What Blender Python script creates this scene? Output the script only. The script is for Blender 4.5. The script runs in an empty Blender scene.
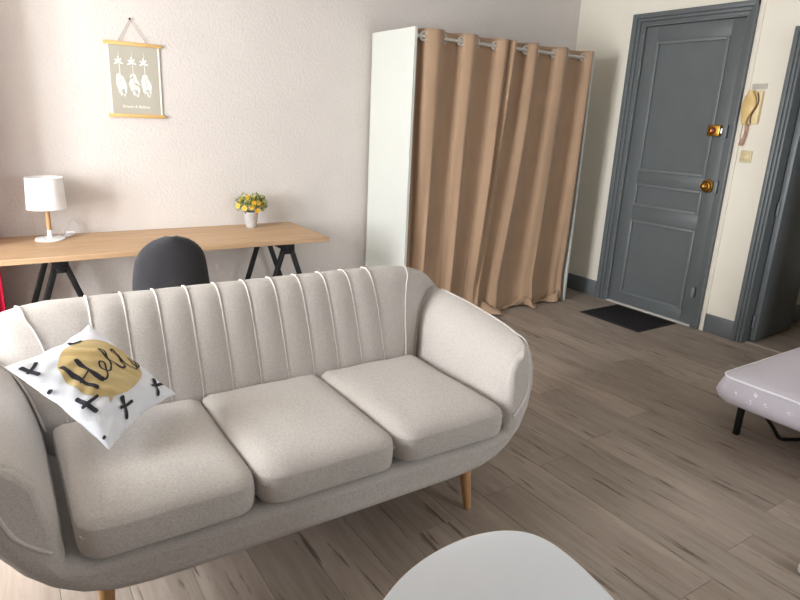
import bpy, bmesh, math, random
from mathutils import Vector, Matrix
random.seed(7)
SC = bpy.context.scene
COL = SC.collection
PI = math.pi

# ------------------------------------------------------------------ camera
CX, CY, CZ = -4.5802, -4.1636, 1.4975
YAW, PITCH, ROLL, FPX = 0.5924, -0.2856, 0.0470, 619.5
def camera():
    cy, sy, cp, sp = math.cos(YAW), math.sin(YAW), math.cos(PITCH), math.sin(PITCH)
    f = Vector((sy*cp, cy*cp, sp)); r = Vector((cy, -sy, 0)); u = r.cross(f)
    cr, sr = math.cos(ROLL), math.sin(ROLL)
    r2 = r*cr + u*sr; u2 = u*cr - r*sr
    cam = bpy.data.cameras.new('camera'); o = bpy.data.objects.new('camera', cam); COL.objects.link(o)
    m = Matrix.Identity(4)
    for i in range(3):
        m[i][0] = r2[i]; m[i][1] = u2[i]; m[i][2] = -f[i]
    m.translation = (CX, CY, CZ)
    o.matrix_world = m
    cam.sensor_width = 36.0; cam.lens = FPX/800*36.0; cam.clip_start = 0.02
    SC.camera = o
camera()

# ------------------------------------------------------------------ world, light, exposure
w = bpy.data.worlds.new('world'); SC.world = w; w.use_nodes = True
bg = w.node_tree.nodes['Background']
bg.inputs[0].default_value = (0.62, 0.78, 1.0, 1); bg.inputs[1].default_value = 1.2
def area(name, loc, sx, sy, power, color, rot):
    l = bpy.data.lights.new(name, 'AREA'); l.shape = 'RECTANGLE'; l.size = sx; l.size_y = sy
    l.energy = power; l.color = color
    o = bpy.data.objects.new(name, l); COL.objects.link(o); o.location = loc; o.rotation_euler = rot
    return o
WIN1 = (-2.38, -1.15, 0.60, 2.45)      # y0, y1, z0, z1: opening in the left wall, beyond the added pier
WIN_FILL = (-2.00, -0.60, 0.60, 2.45)      # x0, x1, z0, z1: unseen opening added in the front wall for fill light
XL, XS, YS, YB = -6.65, -4.93, -2.42, -6.60   # left wall, face and step of the added shading pier, front wall
DAY = (0.93, 0.97, 1.0)
area('window_and_fill_light', (XL-.30, (WIN1[0]+WIN1[1])/2, (WIN1[2]+WIN1[3])/2), WIN1[3]-WIN1[2], WIN1[1]-WIN1[0], 195, DAY, (0, -PI/2, 0))
area('window_and_fill_light', ((WIN_FILL[0]+WIN_FILL[1])/2, YB-.30, (WIN_FILL[2]+WIN_FILL[3])/2), WIN_FILL[1]-WIN_FILL[0], WIN_FILL[3]-WIN_FILL[2], 52, DAY, (PI/2, 0, 0))  # fill light added behind the camera, set in an invented window
SC.view_settings.view_transform = 'Standard'; SC.view_settings.look = 'None'
SC.view_settings.gamma = 1.0; SC.view_settings.use_curve_mapping = False
SC.view_settings.exposure = 0.85

# ------------------------------------------------------------------ materials
MATS = {}
def srgb(c):
    return tuple((v/255/12.92 if v/255 <= 0.04045 else ((v/255+0.055)/1.055)**2.4) for v in c)
def mat(name, rgb, rough=0.6, metal=0.0, spec=0.5, var=0.0, vscale=8, bump=0.0, bscale=100, bdist=0.002, stretch=None, sheen=0.0, rgb2=None):
    """Principled material, optional noise colour variation and noise bump (object coordinates)."""
    m = bpy.data.materials.new(name); m.use_nodes = True; nt = m.node_tree; b = nt.nodes['Principled BSDF']
    col = srgb(rgb)
    b.inputs['Base Color'].default_value = (*col, 1); b.inputs['Roughness'].default_value = rough
    b.inputs['Metallic'].default_value = metal; b.inputs['Specular IOR Level'].default_value = spec
    if sheen: b.inputs['Sheen Weight'].default_value = sheen
    tc = nt.nodes.new('ShaderNodeTexCoord'); mp = nt.nodes.new('ShaderNodeMapping')
    nt.links.new(tc.outputs['Object'], mp.inputs[0])
    if stretch: mp.inputs['Scale'].default_value = stretch
    if var or rgb2:
        n = nt.nodes.new('ShaderNodeTexNoise'); n.inputs['Scale'].default_value = vscale; n.inputs['Detail'].default_value = 5
        nt.links.new(mp.outputs[0], n.inputs['Vector'])
        r = nt.nodes.new('ShaderNodeValToRGB')
        c2 = srgb(rgb2) if rgb2 else tuple(min(1, v*(1+var)) for v in col)
        c1 = col if rgb2 else tuple(v*(1-var) for v in col)
        r.color_ramp.elements[0].position = 0.3; r.color_ramp.elements[0].color = (*c1, 1)
        r.color_ramp.elements[1].position = 0.7; r.color_ramp.elements[1].color = (*c2, 1)
        nt.links.new(n.outputs['Fac'], r.inputs[0]); nt.links.new(r.outputs[0], b.inputs['Base Color'])
    if bump:
        n2 = nt.nodes.new('ShaderNodeTexNoise'); n2.inputs['Scale'].default_value = bscale; n2.inputs['Detail'].default_value = 3
        nt.links.new(mp.outputs[0], n2.inputs['Vector'])
        bp = nt.nodes.new('ShaderNodeBump'); bp.inputs['Strength'].default_value = bump; bp.inputs['Distance'].default_value = bdist
        nt.links.new(n2.outputs['Fac'], bp.inputs['Height']); nt.links.new(bp.outputs[0], b.inputs['Normal'])
    MATS[name] = m
    return m
def fabric(name, rgb, dark, scale=1100):
    """woven linen: crossed fine threads with flecks"""
    m = bpy.data.materials.new(name); m.use_nodes = True; nt = m.node_tree; b = nt.nodes['Principled BSDF']; L = nt.links.new
    tc = nt.nodes.new('ShaderNodeTexCoord')
    outs = []
    for st in ((1, .12, .12), (.12, .12, 1), (.12, 1, .12)):
        mp = nt.nodes.new('ShaderNodeMapping'); mp.inputs['Scale'].default_value = st; L(tc.outputs['Object'], mp.inputs[0])
        n = nt.nodes.new('ShaderNodeTexNoise'); n.inputs['Scale'].default_value = scale; n.inputs['Detail'].default_value = 2
        L(mp.outputs[0], n.inputs['Vector']); outs.append(n.outputs['Fac'])
    a1 = nt.nodes.new('ShaderNodeMath'); a1.operation = 'ADD'; L(outs[0], a1.inputs[0]); L(outs[1], a1.inputs[1])
    a2 = nt.nodes.new('ShaderNodeMath'); a2.operation = 'ADD'; L(a1.outputs[0], a2.inputs[0]); L(outs[2], a2.inputs[1])
    r = nt.nodes.new('ShaderNodeValToRGB'); mr = nt.nodes.new('ShaderNodeMapRange')
    mr.inputs['From Min'].default_value = 1.1; mr.inputs['From Max'].default_value = 1.9; L(a2.outputs[0], mr.inputs['Value'])
    r.color_ramp.elements[0].color = (*srgb(dark), 1); r.color_ramp.elements[1].color = (*srgb(rgb), 1)
    r.color_ramp.elements[0].position = 0.1; r.color_ramp.elements[1].position = 0.75
    L(mr.outputs[0], r.inputs[0]); L(r.outputs[0], b.inputs['Base Color'])
    b.inputs['Roughness'].default_value = 0.92; b.inputs['Specular IOR Level'].default_value = 0.15; b.inputs['Sheen Weight'].default_value = 0.15
    bp = nt.nodes.new('ShaderNodeBump'); bp.inputs['Strength'].default_value = 0.35; bp.inputs['Distance'].default_value = 0.0015
    L(mr.outputs[0], bp.inputs['Height']); L(bp.outputs[0], b.inputs['Normal'])
    MATS[name] = m
    return m
def wood(name, c_dark, c_light, axis='X', scale=3.0, rough=0.5, rand=False, cracks=False):
    """grained wood, grain running along the given object axis; optional per-object tone and dark cracks / knots"""
    m = bpy.data.materials.new(name); m.use_nodes = True; nt = m.node_tree; b = nt.nodes['Principled BSDF']; L = nt.links.new
    N = nt.nodes.new
    tc = N('ShaderNodeTexCoord'); oi = N('ShaderNodeObjectInfo')
    sc = {'X': (.09, 1, 1), 'Y': (1, .09, 1), 'Z': (1, 1, .09)}[axis]
    add = N('ShaderNodeVectorMath'); add.operation = 'ADD'; L(tc.outputs['Object'], add.inputs[0])
    if rand:
        ml = N('ShaderNodeMath'); ml.operation = 'MULTIPLY'; ml.inputs[1].default_value = 57.0; L(oi.outputs['Random'], ml.inputs[0])
        L(ml.outputs[0], add.inputs[1])
    mp = N('ShaderNodeMapping'); mp.inputs['Scale'].default_value = sc; L(add.outputs[0], mp.inputs[0])
    n = N('ShaderNodeTexNoise'); n.inputs['Scale'].default_value = scale*12; n.inputs['Detail'].default_value = 8; n.inputs['Roughness'].default_value = 0.62
    n.inputs['Distortion'].default_value = 0.6; L(mp.outputs[0], n.inputs['Vector'])
    r = N('ShaderNodeValToRGB'); r.color_ramp.elements[0].position = 0.28; r.color_ramp.elements[1].position = 0.72
    r.color_ramp.elements[0].color = (*srgb(c_dark), 1); r.color_ramp.elements[1].color = (*srgb(c_light), 1)
    L(n.outputs['Fac'], r.inputs[0]); out = r.outputs[0]
    if rand:
        hs = N('ShaderNodeHueSaturation'); mr = N('ShaderNodeMapRange'); mr.inputs['To Min'].default_value = 0.91; mr.inputs['To Max'].default_value = 1.09
        L(oi.outputs['Random'], mr.inputs['Value']); L(mr.outputs[0], hs.inputs['Value']); L(out, hs.inputs['Color']); out = hs.outputs[0]
    if cracks:
        mp2 = N('ShaderNodeMapping'); mp2.inputs['Scale'].default_value = tuple(1.1 if v < 1 else 15 for v in sc); L(add.outputs[0], mp2.inputs[0])
        n2 = N('ShaderNodeTexNoise'); n2.inputs['Scale'].default_value = 2.6; n2.inputs['Detail'].default_value = 6; n2.inputs['Roughness'].default_value = .6; L(mp2.outputs[0], n2.inputs['Vector'])
        r2 = N('ShaderNodeValToRGB'); r2.color_ramp.elements[0].position = 0.335; r2.color_ramp.elements[1].position = 0.40
        r2.color_ramp.elements[0].color = (.38, .36, .35, 1); r2.color_ramp.elements[1].color = (1, 1, 1, 1); L(n2.outputs['Fac'], r2.inputs[0])
        n3 = N('ShaderNodeTexNoise'); n3.inputs['Scale'].default_value = 2.2; n3.inputs['Detail'].default_value = 3
        mp3 = N('ShaderNodeMapping'); mp3.inputs['Scale'].default_value = tuple(.5 if v < 1 else 2 for v in sc); L(add.outputs[0], mp3.inputs[0]); L(mp3.outputs[0], n3.inputs['Vector'])
        r3 = N('ShaderNodeValToRGB'); r3.color_ramp.elements[0].position = 0.35; r3.color_ramp.elements[1].position = 0.65
        r3.color_ramp.elements[0].color = (.80, .78, .77, 1); r3.color_ramp.elements[1].color = (1.06, 1.05, 1.05, 1); L(n3.outputs['Fac'], r3.inputs[0])
        for rr in (r2, r3):
            mx = N('ShaderNodeMixRGB'); mx.blend_type = 'MULTIPLY'; mx.inputs[0].default_value = 1.0
            L(out, mx.inputs[1]); L(rr.outputs[0], mx.inputs[2]); out = mx.outputs[0]
    L(out, b.inputs['Base Color']); b.inputs['Roughness'].default_value = rough; b.inputs['Specular IOR Level'].default_value = 0.4
    bp = N('ShaderNodeBump'); bp.inputs['Strength'].default_value = 0.12; bp.inputs['Distance'].default_value = 0.001
    L(n.outputs['Fac'], bp.inputs['Height']); L(bp.outputs[0], b.inputs['Normal'])
    MATS[name] = m
    return m

M_PLASTER = mat('plaster', (208, 200, 194), 0.85, spec=0.25, var=0.02, vscale=3, bump=0.4, bscale=55, bdist=0.010)
M_CREAM = mat('cream_wall', (233, 226, 211), 0.8, spec=0.25, var=0.015, vscale=3, bump=0.1, bscale=60)
M_CEIL = mat('ceiling_paint', (226, 222, 214), 0.9, spec=0.2, var=0.01, vscale=3)
M_GREY = mat('grey_paint', (99, 103, 104), 0.42, spec=0.45, var=0.04, vscale=6, bump=0.05, bscale=50)
M_GREY2 = mat('grey_paint_mould', (114, 118, 118), 0.4, spec=0.45, var=0.04, vscale=6)
M_FLOOR = wood('floor_oak', (152, 138, 126), (178, 165, 153), 'Y', 2.6, 0.48, True, True)
M_JOINT = mat('floor_joint', (84, 73, 65), 0.8, var=0.1, vscale=20)
M_SOFA = fabric('sofa_linen', (198, 191, 185), (174, 166, 159))
M_SOFAP = fabric('sofa_piping_linen', (210, 203, 197), (192, 185, 178))
M_OAKLEG = wood('oak_leg', (168, 126, 82), (194, 152, 106), 'Z', 4, 0.5)
M_DESK = wood('desk_oak', (172, 138, 104), (198, 165, 130), 'X', 2.2, 0.5)
M_BLACK = mat('black_metal', (11, 11, 12), 0.5, spec=0.4, var=0.1, vscale=20)
M_WHITE = mat('white_panel', (203, 204, 197), 0.55, spec=0.35, var=0.01, vscale=4)
M_TABLE = mat('white_lacquer', (238, 243, 250), 0.3, spec=0.5, var=0.008, vscale=3)
M_TABLE_EDGE = mat('white_lacquer_edge', (240, 240, 240), 0.4, var=0.01)
M_CURT = mat('tan_curtain', (168, 139, 113), 0.85, spec=0.15, var=0.05, vscale=5, bump=0.12, bscale=500, bdist=0.001, sheen=0.2)
M_RED = mat('red_curtain', (158, 18, 46), 0.85, spec=0.15, var=0.08, vscale=6, bump=0.1, bscale=300, bdist=0.001)
M_CHROME = mat('chrome', (228, 228, 225), 0.3, metal=0.85, var=0.02)
M_ROD = mat('rod_steel', (206, 204, 200), 0.38, metal=0.6, var=0.03)
M_BRASS = mat('brass', (190, 142, 62), 0.3, metal=1.0, var=0.15, vscale=30)
M_BRASSD = mat('brass_dark', (96, 62, 34), 0.4, metal=0.8, var=0.2, vscale=40)
M_REDBROWN = mat('oxblood', (110, 34, 26), 0.4, var=0.1)
M_MAT = mat('doormat', (46, 44, 46), 0.95, spec=0.1, var=0.2, vscale=150, bump=0.6, bscale=400, bdist=0.004)
M_MATRIM = mat('doormat_rubber', (30, 29, 31), 0.7, var=0.05)
M_IVORY = mat('aged_ivory', (218, 186, 124), 0.4, var=0.03)
M_IVORY2 = mat('aged_ivory_pale', (226, 203, 152), 0.42, var=0.03)
M_BROWNGAP = mat('brown_gap', (88, 58, 34), 0.6, var=0.05)
M_CORD = mat('pink_cord', (186, 138, 118), 0.6, var=0.1)
M_LABEL = mat('grey_label', (186, 178, 168), 0.6, var=0.03)
M_SWITCH = mat('switch_plate', (206, 192, 152), 0.45, var=0.02)
M_SHADE = mat('lamp_shade_fabric', (243, 241, 240), 0.8, spec=0.2, var=0.01, bump=0.1, bscale=500)
M_WIRE = mat('lamp_wire', (196, 190, 194), 0.45, var=0.02)
M_LAMPW = mat('lamp_white', (226, 226, 226), 0.4, var=0.01)
M_POT = mat('zinc', (204, 204, 204), 0.3, metal=0.3, var=0.12, vscale=40)
M_SOIL = mat('soil', (38, 34, 22), 0.95, var=0.3, vscale=60)
M_LEAF = mat('leaf', (104, 124, 36), 0.6, rgb2=(186, 190, 74), vscale=40)
M_LEAFD = mat('leaf_dark', (52, 66, 34), 0.6, rgb2=(96, 104, 60), vscale=40)
M_FLOWER = mat('yellow_petal', (222, 166, 30), 0.6, rgb2=(236, 194, 70), vscale=60)
M_FLOWERC = mat('orange_centre', (214, 120, 24), 0.7, var=0.1)
M_TWIG = mat('purple_sprig', (86, 60, 72), 0.7, var=0.2)
M_POSTER = mat('poster_paper', (174, 168, 154), 0.8, spec=0.2, var=0.015, vscale=10)
M_POSTERW = mat('poster_border', (238, 234, 224), 0.8, spec=0.2, var=0.01)
M_POSTERINK = mat('poster_ink', (240, 238, 230), 0.8, spec=0.2, var=0.01)
M_SLAT = wood('poster_slat', (198, 156, 92), (222, 184, 122), 'X', 6, 0.5)
M_STRING = mat('string', (150, 132, 112), 0.9, var=0.1)
M_CHAIR = mat('chair_fabric', (58, 57, 60), 0.9, spec=0.15, var=0.08, vscale=60, bump=0.2, bscale=400, bdist=0.001, sheen=0.15)
M_PLASTIC = mat('black_plastic', (26, 26, 28), 0.5, var=0.05)
M_BEDTOP = mat('bed_cover', (196, 189, 197), 0.85, spec=0.15, var=0.015, vscale=10, bump=0.1, bscale=200, bdist=0.002, sheen=0.1)
M_BEDPIPE = mat('bed_piping', (240, 238, 242), 0.8, var=0.01)
M_MOTIF = mat('bed_motif', (245, 243, 246), 0.8, var=0.01)
M_PILLOW = mat('pillow_cotton', (228, 229, 234), 0.85, spec=0.2, var=0.01, vscale=12, bump=0.15, bscale=18, bdist=0.006)
M_GOLD = mat('gold_print', (190, 162, 104), 0.6, rgb2=(208, 186, 136), vscale=6, stretch=(1, 8, 1))
M_INK = mat('black_ink', (24, 22, 26), 0.7, rgb2=(44, 42, 52), vscale=50)
M_WINFRAME = mat('window_paint', (228, 226, 220), 0.5, var=0.01)
M_THRESH = mat('threshold_strip', (176, 164, 148), 0.5, metal=0.0, var=0.05)
M_SEALW = mat('door_seal', (214, 212, 206), 0.6, var=0.03)
M_GLASS = bpy.data.materials.new('window_glass'); M_GLASS.use_nodes = True
def _glass():
    nt = M_GLASS.node_tree; nt.nodes.remove(nt.nodes['Principled BSDF'])
    t = nt.nodes.new('ShaderNodeBsdfTransparent'); g = nt.nodes.new('ShaderNodeBsdfGlossy'); g.inputs['Roughness'].default_value = 0.02
    mx = nt.nodes.new('ShaderNodeMixShader'); mx.inputs[0].default_value = 0.06
    nt.links.new(t.outputs[0], mx.inputs[1]); nt.links.new(g.outputs[0], mx.inputs[2]); nt.links.new(mx.outputs[0], nt.nodes['Material Output'].inputs[0])
_glass()

# ------------------------------------------------------------------ geometry helpers (world coordinates)
class G:
    """collects verts / faces in world coordinates"""
    def __init__(s): s.v = []; s.f = []
    def add(s, vs, fs):
        k = len(s.v); s.v += [tuple(p) for p in vs]; s.f += [tuple(i+k for i in f) for f in fs]; return s
    def bm(s, b):
        b.verts.index_update(); return s.add([v.co[:] for v in b.verts], [[v.index for v in f.verts] for f in b.faces])
    def box(s, x0, x1, y0, y1, z0, z1, bev=0.0, seg=2, mtx=None):
        b = bmesh.new(); bmesh.ops.create_cube(b, size=1)
        x0, x1 = sorted((x0, x1)); y0, y1 = sorted((y0, y1)); z0, z1 = sorted((z0, z1))
        for v in b.verts: v.co = ((x0+x1)/2+v.co.x*(x1-x0), (y0+y1)/2+v.co.y*(y1-y0), (z0+z1)/2+v.co.z*(z1-z0))
        if bev: bmesh.ops.bevel(b, geom=b.edges[:], offset=min(bev, .49*min(x1-x0, y1-y0, z1-z0)), segments=seg, profile=0.5, affect='EDGES', clamp_overlap=True)
        if mtx: b.transform(mtx)
        s.bm(b); b.free(); return s
    def loft(s, rings, closed=True, cap=True, loop=False):
        n = len(rings[0]); vs = [p for r in rings for p in r]; fs = []; R = len(rings)
        for i in range(R if loop else R-1):
            a = i*n; c = ((i+1) % R)*n
            for j in range(n if closed else n-1):
                k = (j+1) % n; fs.append((a+j, a+k, c+k, c+j))
        if cap and closed and not loop:
            fs.append(tuple(range(n-1, -1, -1))); fs.append(tuple((R-1)*n+j for j in range(n)))
        return s.add(vs, fs)
    def fill(s, ring, plan):
        from mathutils.geometry import tessellate_polygon
        return s.add(ring, tessellate_polygon([[Vector((a, b, 0)) for a, b in plan]]))
    def tube(s, pts, r, n=8, loop=False, cap=True):
        pts = [Vector(p) for p in pts]; P = len(pts); rings = []; up = None
        rr = r if isinstance(r, (list, tuple)) else [r]*P
        for i, p in enumerate(pts):
            if loop: t = pts[(i+1) % P]-pts[i-1]
            else: t = pts[min(i+1, P-1)]-pts[max(i-1, 0)]
            if t.length < 1e-9: t = Vector((0, 0, 1))
            t.normalize()
            if up is None:
                up = Vector((0, 0, 1)) if abs(t.z) < .9 else Vector((1, 0, 0))
            a = (up - t*up.dot(t))
            if a.length < 1e-6: a = t.orthogonal()
            a.normalize(); up = a; b = t.cross(a)
            rings.append([p + a*rr[i]*math.cos(2*PI*k/n) + b*rr[i]*math.sin(2*PI*k/n) for k in range(n)])
        return s.loft(rings, True, cap, loop)
    def lathe(s, prof, c, n=24, axis='Z'):
        """prof: (radius, height) list"""
        rings = []
        for r, h in prof:
            ring = []
            for k in range(n):
                a = 2*PI*k/n; u, v = r*math.cos(a), r*math.sin(a)
                ring.append({'Z': (c[0]+u, c[1]+v, c[2]+h), 'X': (c[0]+h, c[1]+u, c[2]+v), 'Y': (c[0]+v, c[1]+h, c[2]+u)}[axis])
            rings.append(ring)
        return s.loft(rings)
    def strip(s, pts, widths, surf, lift):
        """flat ribbon on a surface: pts in (u, v), surf(u, v) -> (point, normal)"""
        vs = []; fs = []
        for i, (u, v) in enumerate(pts):
            a = pts[max(i-1, 0)]; b = pts[min(i+1, len(pts)-1)]
            dx, dy = b[0]-a[0], b[1]-a[1]; l = math.hypot(dx, dy) or 1; w_ = widths[i]/2
            for sg in (-1, 1):
                p, nn = surf(u - sg*dy/l*w_, v + sg*dx/l*w_); vs.append(p+nn*lift)
        for i in range(len(pts)-1): fs.append((2*i, 2*i+2, 2*i+3, 2*i+1))
        return s.add(vs, fs)

def smooth_obj(o, angle=40):
    for p in o.data.polygons: p.use_smooth = True
    try: o.data.set_sharp_from_angle(angle=math.radians(angle))
    except Exception: pass
def rootloc(o):
    while o.parent: o = o.parent
    return Vector(o.location)
def obj(name, g, m, parent=None, loc=None, smooth=True, angle=40, solid=0, fixn=True):
    """link a mesh; verts of g are world coordinates"""
    org = rootloc(parent) if parent else Vector(loc or (0, 0, 0))
    me = bpy.data.meshes.new(name); me.from_pydata([tuple(Vector(p)-org) for p in g.v], [], g.f)
    if fixn:
        b = bmesh.new(); b.from_mesh(me); bmesh.ops.recalc_face_normals(b, faces=b.faces[:]); b.to_mesh(me); b.free()
    me.materials.append(m); o = bpy.data.objects.new(name, me); COL.objects.link(o)
    if parent: o.parent = parent
    else: o.location = org
    if smooth: smooth_obj(o, angle)
    if solid:
        md = o.modifiers.new('thickness', 'SOLIDIFY'); md.thickness = solid; md.offset = 0
    return o
def tag(o, label, cat, group=None, kind=None):
    o['label'] = label; o['category'] = cat
    if group: o['group'] = group
    if kind: o['kind'] = kind
    return o
def thing(name, label, cat, loc, group=None, kind=None):
    o = bpy.data.objects.new(name, None); COL.objects.link(o); o.location = loc; o.empty_display_size = 0.1
    return tag(o, label, cat, group, kind)
def copy_tree(o, parent=None):
    c = o.copy(); COL.objects.link(c); c.parent = parent
    for ch in list(o.children): copy_tree(ch, c)
    return c
def catmull(P, n=8, loop=False):
    P = [Vector(p) for p in P]; out = []; N = len(P)
    for i in range(N if loop else N-1):
        p0, p1, p2, p3 = (P[(i-1) % N], P[i], P[(i+1) % N], P[(i+2) % N]) if loop else (P[max(i-1, 0)], P[i], P[i+1], P[min(i+2, N-1)])
        for k in range(n):
            t = k/n; out.append(0.5*((2*p1)+(p2-p0)*t+(2*p0-5*p1+4*p2-p3)*t*t+(3*p1-p0-3*p2+p3)*t**3))
    if not loop: out.append(P[-1])
    return out
def sstep(a, b, x):
    t = max(0, min(1, (x-a)/(b-a))); return t*t*(3-2*t)

# ------------------------------------------------------------------ the room
CEIL = 2.75
# floor: slab with separate planks
fl = tag(obj('floor', G().box(XL-.28, 2.3, YB-.28, .15, -.12, -.0125), M_JOINT, smooth=False), 'grey-brown oak plank floor of the studio', 'floor', kind='structure')
PW, PL = 0.192, 1.29
def plank(x0, x1, y0, y1):
    obj('plank', G().box(x0+.0008, x1-.0008, y0+.0007, y1-.0007, -.012, 0.0, .0008, 1), M_FLOOR, fl, smooth=False)
x = XL; i = 0
while x < 0.04:
    x1 = min(x+PW, 0.045); off = (i*0.47) % 1.0; y = -0.0 + 0.0
    y = 0.0; first = PL*(0.25+0.75*off)
    ye = YS if x < XS-.02 else YB
    while y > ye:
        y1 = max(y-(first if y == 0.0 else PL), ye); plank(x, x1, y1, y); y = y1
    x = x1; i += 1
x = 0.062
while x < 2.2:
    x1 = min(x+PW, 2.2); y = -1.87; first = PL*(0.3+0.7*((i*0.47) % 1.0))
    while y > -3.6:
        y1 = max(y-(first if y == -1.87 else PL), -3.6); plank(x, x1, y1, y); y = y1
    x = x1; i += 1
tag(obj('trim_1', G().box(.044, .064, -2.67, -1.95, -.006, .006, .003), M_THRESH), 'thin pale metal threshold strip in the open doorway', 'threshold', kind='structure')

tag(obj('wall_back', G().box(XL-.28, .15, 0, .15, -.05, CEIL), M_PLASTER, smooth=False), 'rough-plastered pale wall behind the desk', 'wall', kind='structure')
# door openings in the right wall
DO = (-1.545, -0.70, 2.30)
D2 = (-2.67, -1.955, 2.11)
g = G()
g.box(0, .15, DO[1], 0, -.05, CEIL); g.box(0, .15, DO[0], DO[1], DO[2], CEIL)
g.box(0, .15, D2[1], DO[0], -.05, CEIL); g.box(0, .15, D2[0], D2[1], D2[2], CEIL); g.box(0, .15, YB, D2[0], -.05, CEIL)
tag(obj('wall_right', g, M_CREAM, smooth=False), 'smooth cream wall with two grey doors', 'wall', kind='structure')
T = .28
g = G(); g.box(XS-.3, WIN_FILL[0], YB-T, YB, -.05, CEIL); g.box(WIN_FILL[1], .15, YB-T, YB, -.05, CEIL)
g.box(WIN_FILL[0], WIN_FILL[1], YB-T, YB, -.05, WIN_FILL[2]); g.box(WIN_FILL[0], WIN_FILL[1], YB-T, YB, WIN_FILL[3], CEIL)
tag(obj('wall_front', g, M_PLASTER, smooth=False), 'plain pale wall facing the desk wall', 'wall', kind='structure')
g = G()
g.box(XL-T, XL, YS, WIN1[0], -.05, CEIL); g.box(XL-T, XL, WIN1[1], .0, -.05, CEIL)
g.box(XL-T, XL, WIN1[0], WIN1[1], -.05, WIN1[2]); g.box(XL-T, XL, WIN1[0], WIN1[1], WIN1[3], CEIL)
g.box(XL-T, XS, YB, YS, -.05, CEIL)  # unseen pier added to keep window light off the foreground floor
tag(obj('wall_left_and_pier', g, M_PLASTER, smooth=False), 'pale plastered left wall with an unseen pier added to shade the floor', 'wall', kind='structure')
tag(obj('ceiling', G().box(XL-.28, 2.3, YB-.28, .15, CEIL, CEIL+.1), M_CEIL, smooth=False), 'flat off-white ceiling', 'ceiling', kind='structure')
# the small room behind the open door
g = G(); g.box(.15, 2.3, -1.87, -1.75, -.05, CEIL); g.box(2.2, 2.3, -3.7, -1.87, -.05, CEIL); g.box(.15, 2.3, -3.72, -3.6, -.05, CEIL)
tag(obj('wall_hallway', g, M_CREAM, smooth=False), 'cream walls of the small room beyond the open door', 'wall', kind='structure')
g = G(); g.box(.152, 2.2, -1.885, -1.8702, 0, .15, .004)
tag(obj('baseboard_hallway', g, M_GREY), 'dark grey baseboard in the room beyond the open door', 'baseboard', kind='structure')
g = G(); g.box(-.016, -.0002, -.598, -.001, 0, .145, .004); g.box(-.016, -.0002, -1.885, -1.655, 0, .145, .004); g.box(-.016, -.0002, YB, -2.75, 0, .145, .004)
tag(obj('baseboard_right', g, M_GREY), 'grey painted baseboard along the cream door wall', 'baseboard', kind='structure')
tag(obj('baseboard_back', G().box(XL, -.02, -.016, -.0002, 0, .1, .004), M_GREY), 'grey painted baseboard along the plastered wall', 'baseboard', kind='structure')
def window(n_, label, a0, a1, z0, z1, along, face, out):
    # along: 'y' in a wall of constant x, 'x' in a wall of constant y; out: outward sign
    c_ = face+out*.16
    def bx(g, a, b_, za, zb, h, bev=.004, c=c_):
        return g.box(c-h, c+h, a, b_, za, zb, bev) if along == 'y' else g.box(a, b_, c-h, c+h, za, zb, bev)
    am = (a0+a1)/2; b = .05
    win = thing('window_%d' % n_, label, 'window', (c_, am, z0) if along == 'y' else (am, c_, z0), kind='structure')
    g = G()
    bx(g, a0, a0+b, z0, z1, .03); bx(g, a1-b, a1, z0, z1, .03); bx(g, a0+b, a1-b, z0, z0+b, .03); bx(g, a0+b, a1-b, z1-b, z1, .03); bx(g, am-.045, am+.045, z0+b, z1-b, .03)
    obj('window_frame', g, M_WINFRAME, win)
    for p0, p1 in ((a0+b, am-.045), (am+.045, a1-b)):
        obj('pane', bx(G(), p0, p1, z0+b, z1-b, .003, 0), M_GLASS, win, smooth=False)
    obj('window_sill', bx(G(), a0+.002, a1-.002, z0, z0+.025, .075, .006, face+out*.04), M_WINFRAME, win)
window(1, 'tall white casement window in the left wall beyond the sofa end', *WIN1, 'y', XL, -1)
window(2, 'unseen white casement window added for fill light in the wall facing the desk', *WIN_FILL, 'x', YB, -1)

# ------------------------------------------------------------------ entrance door (closed)
d1 = thing('door_1', 'closed grey panelled entrance door with brass locks', 'door', (0, -1.12, 0), kind='structure')
XF = 0.012     # leaf face
ly0, ly1, lz1 = -1.528, -.716, 2.285
g = G()        # stiles and rails around three recessed panels
P3 = [(-1.435, -.822, 1.165, 2.17), (-1.425, -.832, .875, 1.063), (-1.42, -.832, .105, .757)]
py0, py1 = -1.43, -.828
g.box(XF, .05, ly0, py0, .012, lz1, .003); g.box(XF, .05, py1, ly1, .012, lz1, .003)
for za, zb in ((.012, .105), (.757, .875), (1.063, 1.165), (2.17, lz1)): g.box(XF, .05, py0, py1, za, zb, .002)
leaf = obj('leaf', g, M_GREY, d1)
for a, b_, za, zb in P3:
    p = obj('panel', G().box(XF+.012, .045, py0+.001, py1-.001, za+.001, zb-.001), M_GREY, d1, smooth=False)
    g = G(); m_ = .022
    for (ya, yb, z0, z1) in ((py0, py0+m_, za, zb), (py1-m_, py1, za, zb), (py0+m_, py1-m_, za, za+m_), (py0+m_, py1-m_, zb-m_, zb)):
        g.box(XF-.008, XF+.012, ya, yb, z0, z1, .006)
    obj('moulding', g, M_GREY2, p)
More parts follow.
